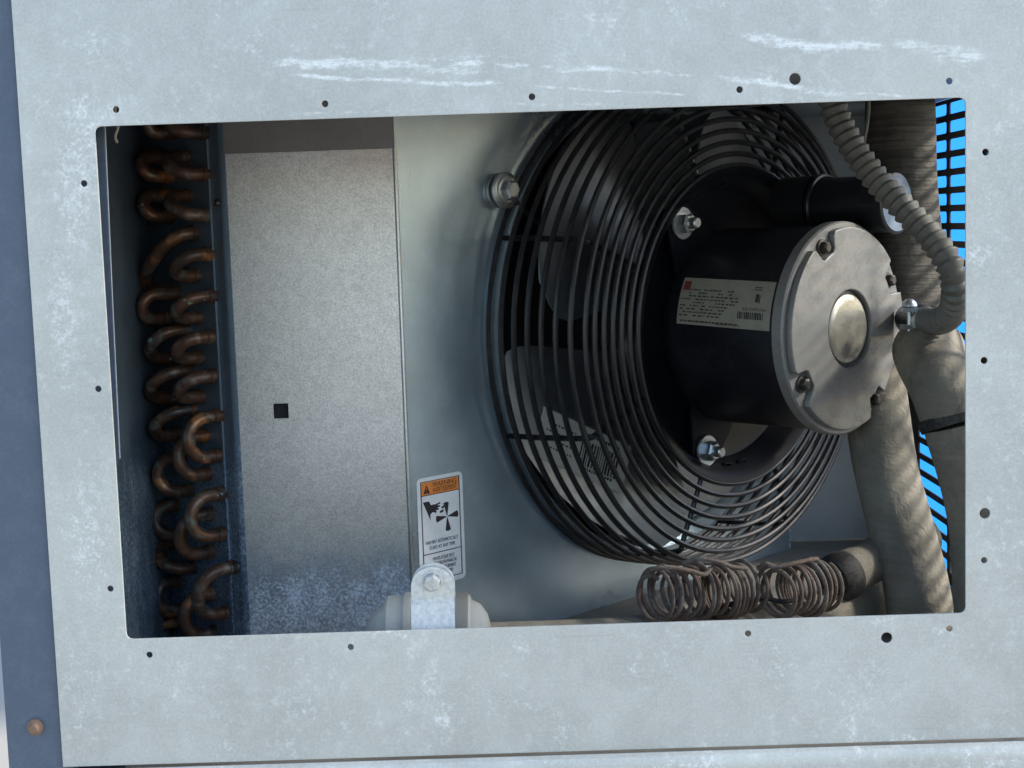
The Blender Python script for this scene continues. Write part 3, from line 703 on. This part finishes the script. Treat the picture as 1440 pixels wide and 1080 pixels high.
tag(obj('insulated_pipe', rough_pipe([at(1178, 812, .30), at(1200, 801, .31), at(1235, 784, .33), at(1300, 752, .36)], lambda t: .0165, 8, .04, 28, 17), foam_tan),
    'stub of tan insulated pipe with an open dark end behind the right hand coil', 'pipe', 'insulated pipes')
tp = at(1186, 809, .303); tn = (at(1235, 784, .33)-at(1178, 812, .30)).normalized()
tag(obj('black_tape_band', lathe([(.008, -.0135), (.0150, -.0135), (.0178, -.009), (.0184, .0), (.0178, .003)], 36), tape_m, None, Matrix.Translation(tp) @ tn.to_track_quat('Z', 'Y').to_matrix().to_4x4()),
    'black foam ring on the pipe stub beside the copper coils', 'tape')
tag(obj('thin_cable', sweep(catmull([at(1222, 100, .36), at(1221, 160, .36), at(1215, 200, .36), at(1212, 240, .36)], 8), .0014, 8), conduit_m), 'thin grey cable behind the top of the conduit', 'cable')

# ------------------------------------------------------------------ coiled capillary tubes
def coil_tube(name, label, x0, x1, yc, y, turns, rpx, seed, lead):
    rnd = random.Random(seed); p0 = at(x0, yc+6, y); p1 = at(x1, yc-2, y+.03); axd = (p1-p0).normalized()
    side_ = axd.cross(ez).normalized(); s_ = sc(y); P_ = []
    N = turns*28; jr = [rnd.uniform(.88, 1.08) for _ in range(turns+2)]; jx_ = [rnd.uniform(-.0036, .0036) for _ in range(turns+2)]; jz = [rnd.uniform(-.0022, .0018) for _ in range(turns+2)]
    for i in range(N+1):
        q = i/28; k_ = int(q); f_ = q-k_; sm = f_*f_*(3-2*f_)
        lerp = lambda a: a[k_]*(1-sm)+a[k_+1]*sm
        a = 2*math.pi*q+1.2; rr = rpx*s_*lerp(jr)
        c_ = p0.lerp(p1, i/N)+axd*lerp(jx_)
        P_.append(c_+side_*math.cos(a)*rr*.95+ez*(math.sin(a)*rr+lerp(jz)))
    if lead: P_ += catmull([P_[-1], *lead], 10)[1:]
    o = tag(obj(name, sweep(P_, .00145, 8), capil_m), label, 'coil', 'coiled capillary tubes'); return o
coil_tube('capillary_coil', 'leftmost coil of thin dusty copper tube at the bottom of the opening', 914, 988, 832, .170, 8, 37, 1, None)
coil_tube('capillary_coil', 'middle coil of thin rusty copper tube tangled with the left one', 974, 1058, 828, .180, 10, 37, 2, None)
coil_tube('capillary_coil', 'right hand coil of thin copper tube next to the pipe stub', 1092, 1156, 826, .190, 10, 38, 4, [at(1172, 800, .24), at(1180, 806, .28)])
for (lst, lbl) in (([(908, 806, .165), (920, 800, .15), (945, 798, .15), (972, 803, .155), (990, 808, .16), (1000, 800, .165), (1012, 804, .17)], 'twisted capillary strand lying over the leftmost coil'),
                   ([(962, 792, .175), (985, 786, .165), (1010, 790, .165), (1030, 797, .17), (1050, 800, .175)], 'twisted capillary strand lying over the middle coil'),
                   ([(1066, 800, .19), (1076, 792, .185), (1090, 798, .18), (1110, 794, .18), (1135, 788, .185), (1150, 786, .19)], 'capillary strand bridging to the right hand coil')):
    tag(obj('capillary_strand', sweep(catmull([at(*q) for q in lst], 8), .0015, 8), capil_m), lbl, 'tube', 'capillary strands')
tag(obj('capillary_strand', sweep(catmull([at(1010, 856, .20), at(1040, 846, .19), at(1075, 842, .20), at(1100, 846, .2), at(1125, 842, .21)], 8), .0016, 8), tape_m), 'black strand running between the two groups of coils', 'tube', 'capillary strands')

# ------------------------------------------------------------------ clamp and fitting at the bottom
cl = at(608, 890, .055); s_ = sc(.055)
fit = thing('pipe_fitting', 'ivory stepped fitting held by the metal clamp at the bottom edge', 'fitting', loc=(cl.x, cl.y, cl.z-.03))
MX = Matrix.Translation(cl) @ Matrix(((0, 0, 1, 0), (1, 0, 0, 0), (0, 1, 0, 0), (0, 0, 0, 1)))
obj('bushing', lathe([(0, -46*s_), (50*s_, -46*s_), (54*s_, -42*s_), (56*s_, -38*s_), (57*s_, 0), (57*s_, 50*s_), (54*s_, 54*s_)], 48), cream_m, fit, MX)
obj('flange', lathe([(40*s_, -66*s_), (51*s_, -66*s_), (55*s_, -62*s_), (55*s_, -40*s_), (59*s_, -38*s_), (60*s_, -33*s_), (59*s_, -28*s_), (56*s_, -27*s_)], 48), cream_m, fit, MX)
obj('cone', lathe([(0, -98*s_), (8*s_, -98*s_), (16*s_, -95*s_), (36*s_, -80*s_), (44*s_, -68*s_), (46*s_, -62*s_)], 48), cream_m, fit, MX)
obj('collar', lathe([(57*s_, 36*s_), (57*s_, 50*s_), (54*s_, 54*s_), (47*s_, 58*s_)], 48), cream_m, fit, MX)
obj('outlet', lathe([(48*s_, 50*s_), (46*s_, 58*s_), (40*s_, 70*s_), (26*s_, 80*s_), (12*s_, 84*s_), (0, 84*s_)], 48), cream_m, fit, MX)
cm = thing('pipe_clamp', 'spangled zinc clamp strap with a hex bolt at the bottom of the opening', 'clamp', loc=(cl.x, cl.y-.035, cl.z-.04))
cy_ = at(608, 890, .018)
hw = 31*sc(.018); topz = at(608, 797, .018).z; ctr = at(608, 826, .018)
arc = [(ctr.x+hw*math.cos(R(a)), ctr.z+(topz-ctr.z)*math.sin(R(a))) for a in range(0, 181, 10)]
kz = at(608, 842, .018).z
obj('upper_plate', sheet([[(ctr.x+hw, kz), *arc, (ctr.x-hw, kz)]], .0016, .0003, Matrix.Translation((0, .0185, 0)) @ XZ), clampm, cm)
arc2 = [(x+.0004, z+.0014) for x, z in arc]
obj('rear_plate', sheet([[(ctr.x+hw+.0004, kz), *arc2, (ctr.x-hw+.0004, kz)]], .0016, .0003, Matrix.Translation((0, .0215, 0)) @ XZ), clampm, cm)
z2 = OZ0-.03
V = [(ctr.x-hw, .0177, kz+.0002), (ctr.x+hw, .0177, kz+.0002), (ctr.x+hw, .0145, kz-.003), (ctr.x-hw, .0145, kz-.003), (ctr.x+hw, .006, z2), (ctr.x-hw, .006, z2)]
V += [(x, y+.0016, z) for x, y, z in V]
obj('lower_plate', (V, [(0, 1, 2, 3), (3, 2, 4, 5), (6, 9, 8, 7), (9, 11, 10, 8), (0, 3, 9, 6), (3, 5, 11, 9), (1, 7, 8, 2), (2, 8, 10, 4), (0, 6, 7, 1), (5, 4, 10, 11)]), clampm, cm)
bc = at(607, 821, .012)
Mb = Matrix.Translation((bc.x, .0177, bc.z)) @ XZ
r_ = 14*sc(.012)
bt = obj('hex_bolt', join(lathe([(0, .0058), (r_*.72, .0058), (r_*.92, .0050), (r_*.97, .0004)], 6, a0=.3, a1=.3+2*math.pi), lathe([(r_*1.12, 0), (r_*1.12, .0008), (r_*.9, .0011)], 28)), clampm, cm, Mb)
for k_ in range(3): obj('head_mark', box(-.0022, .0022, -.0004+.0016*(k_-1), .0000+.0016*(k_-1), .0058, .0061), bright_m, cm, Mb @ Matrix.Rotation(R(35), 4, 'Z'))
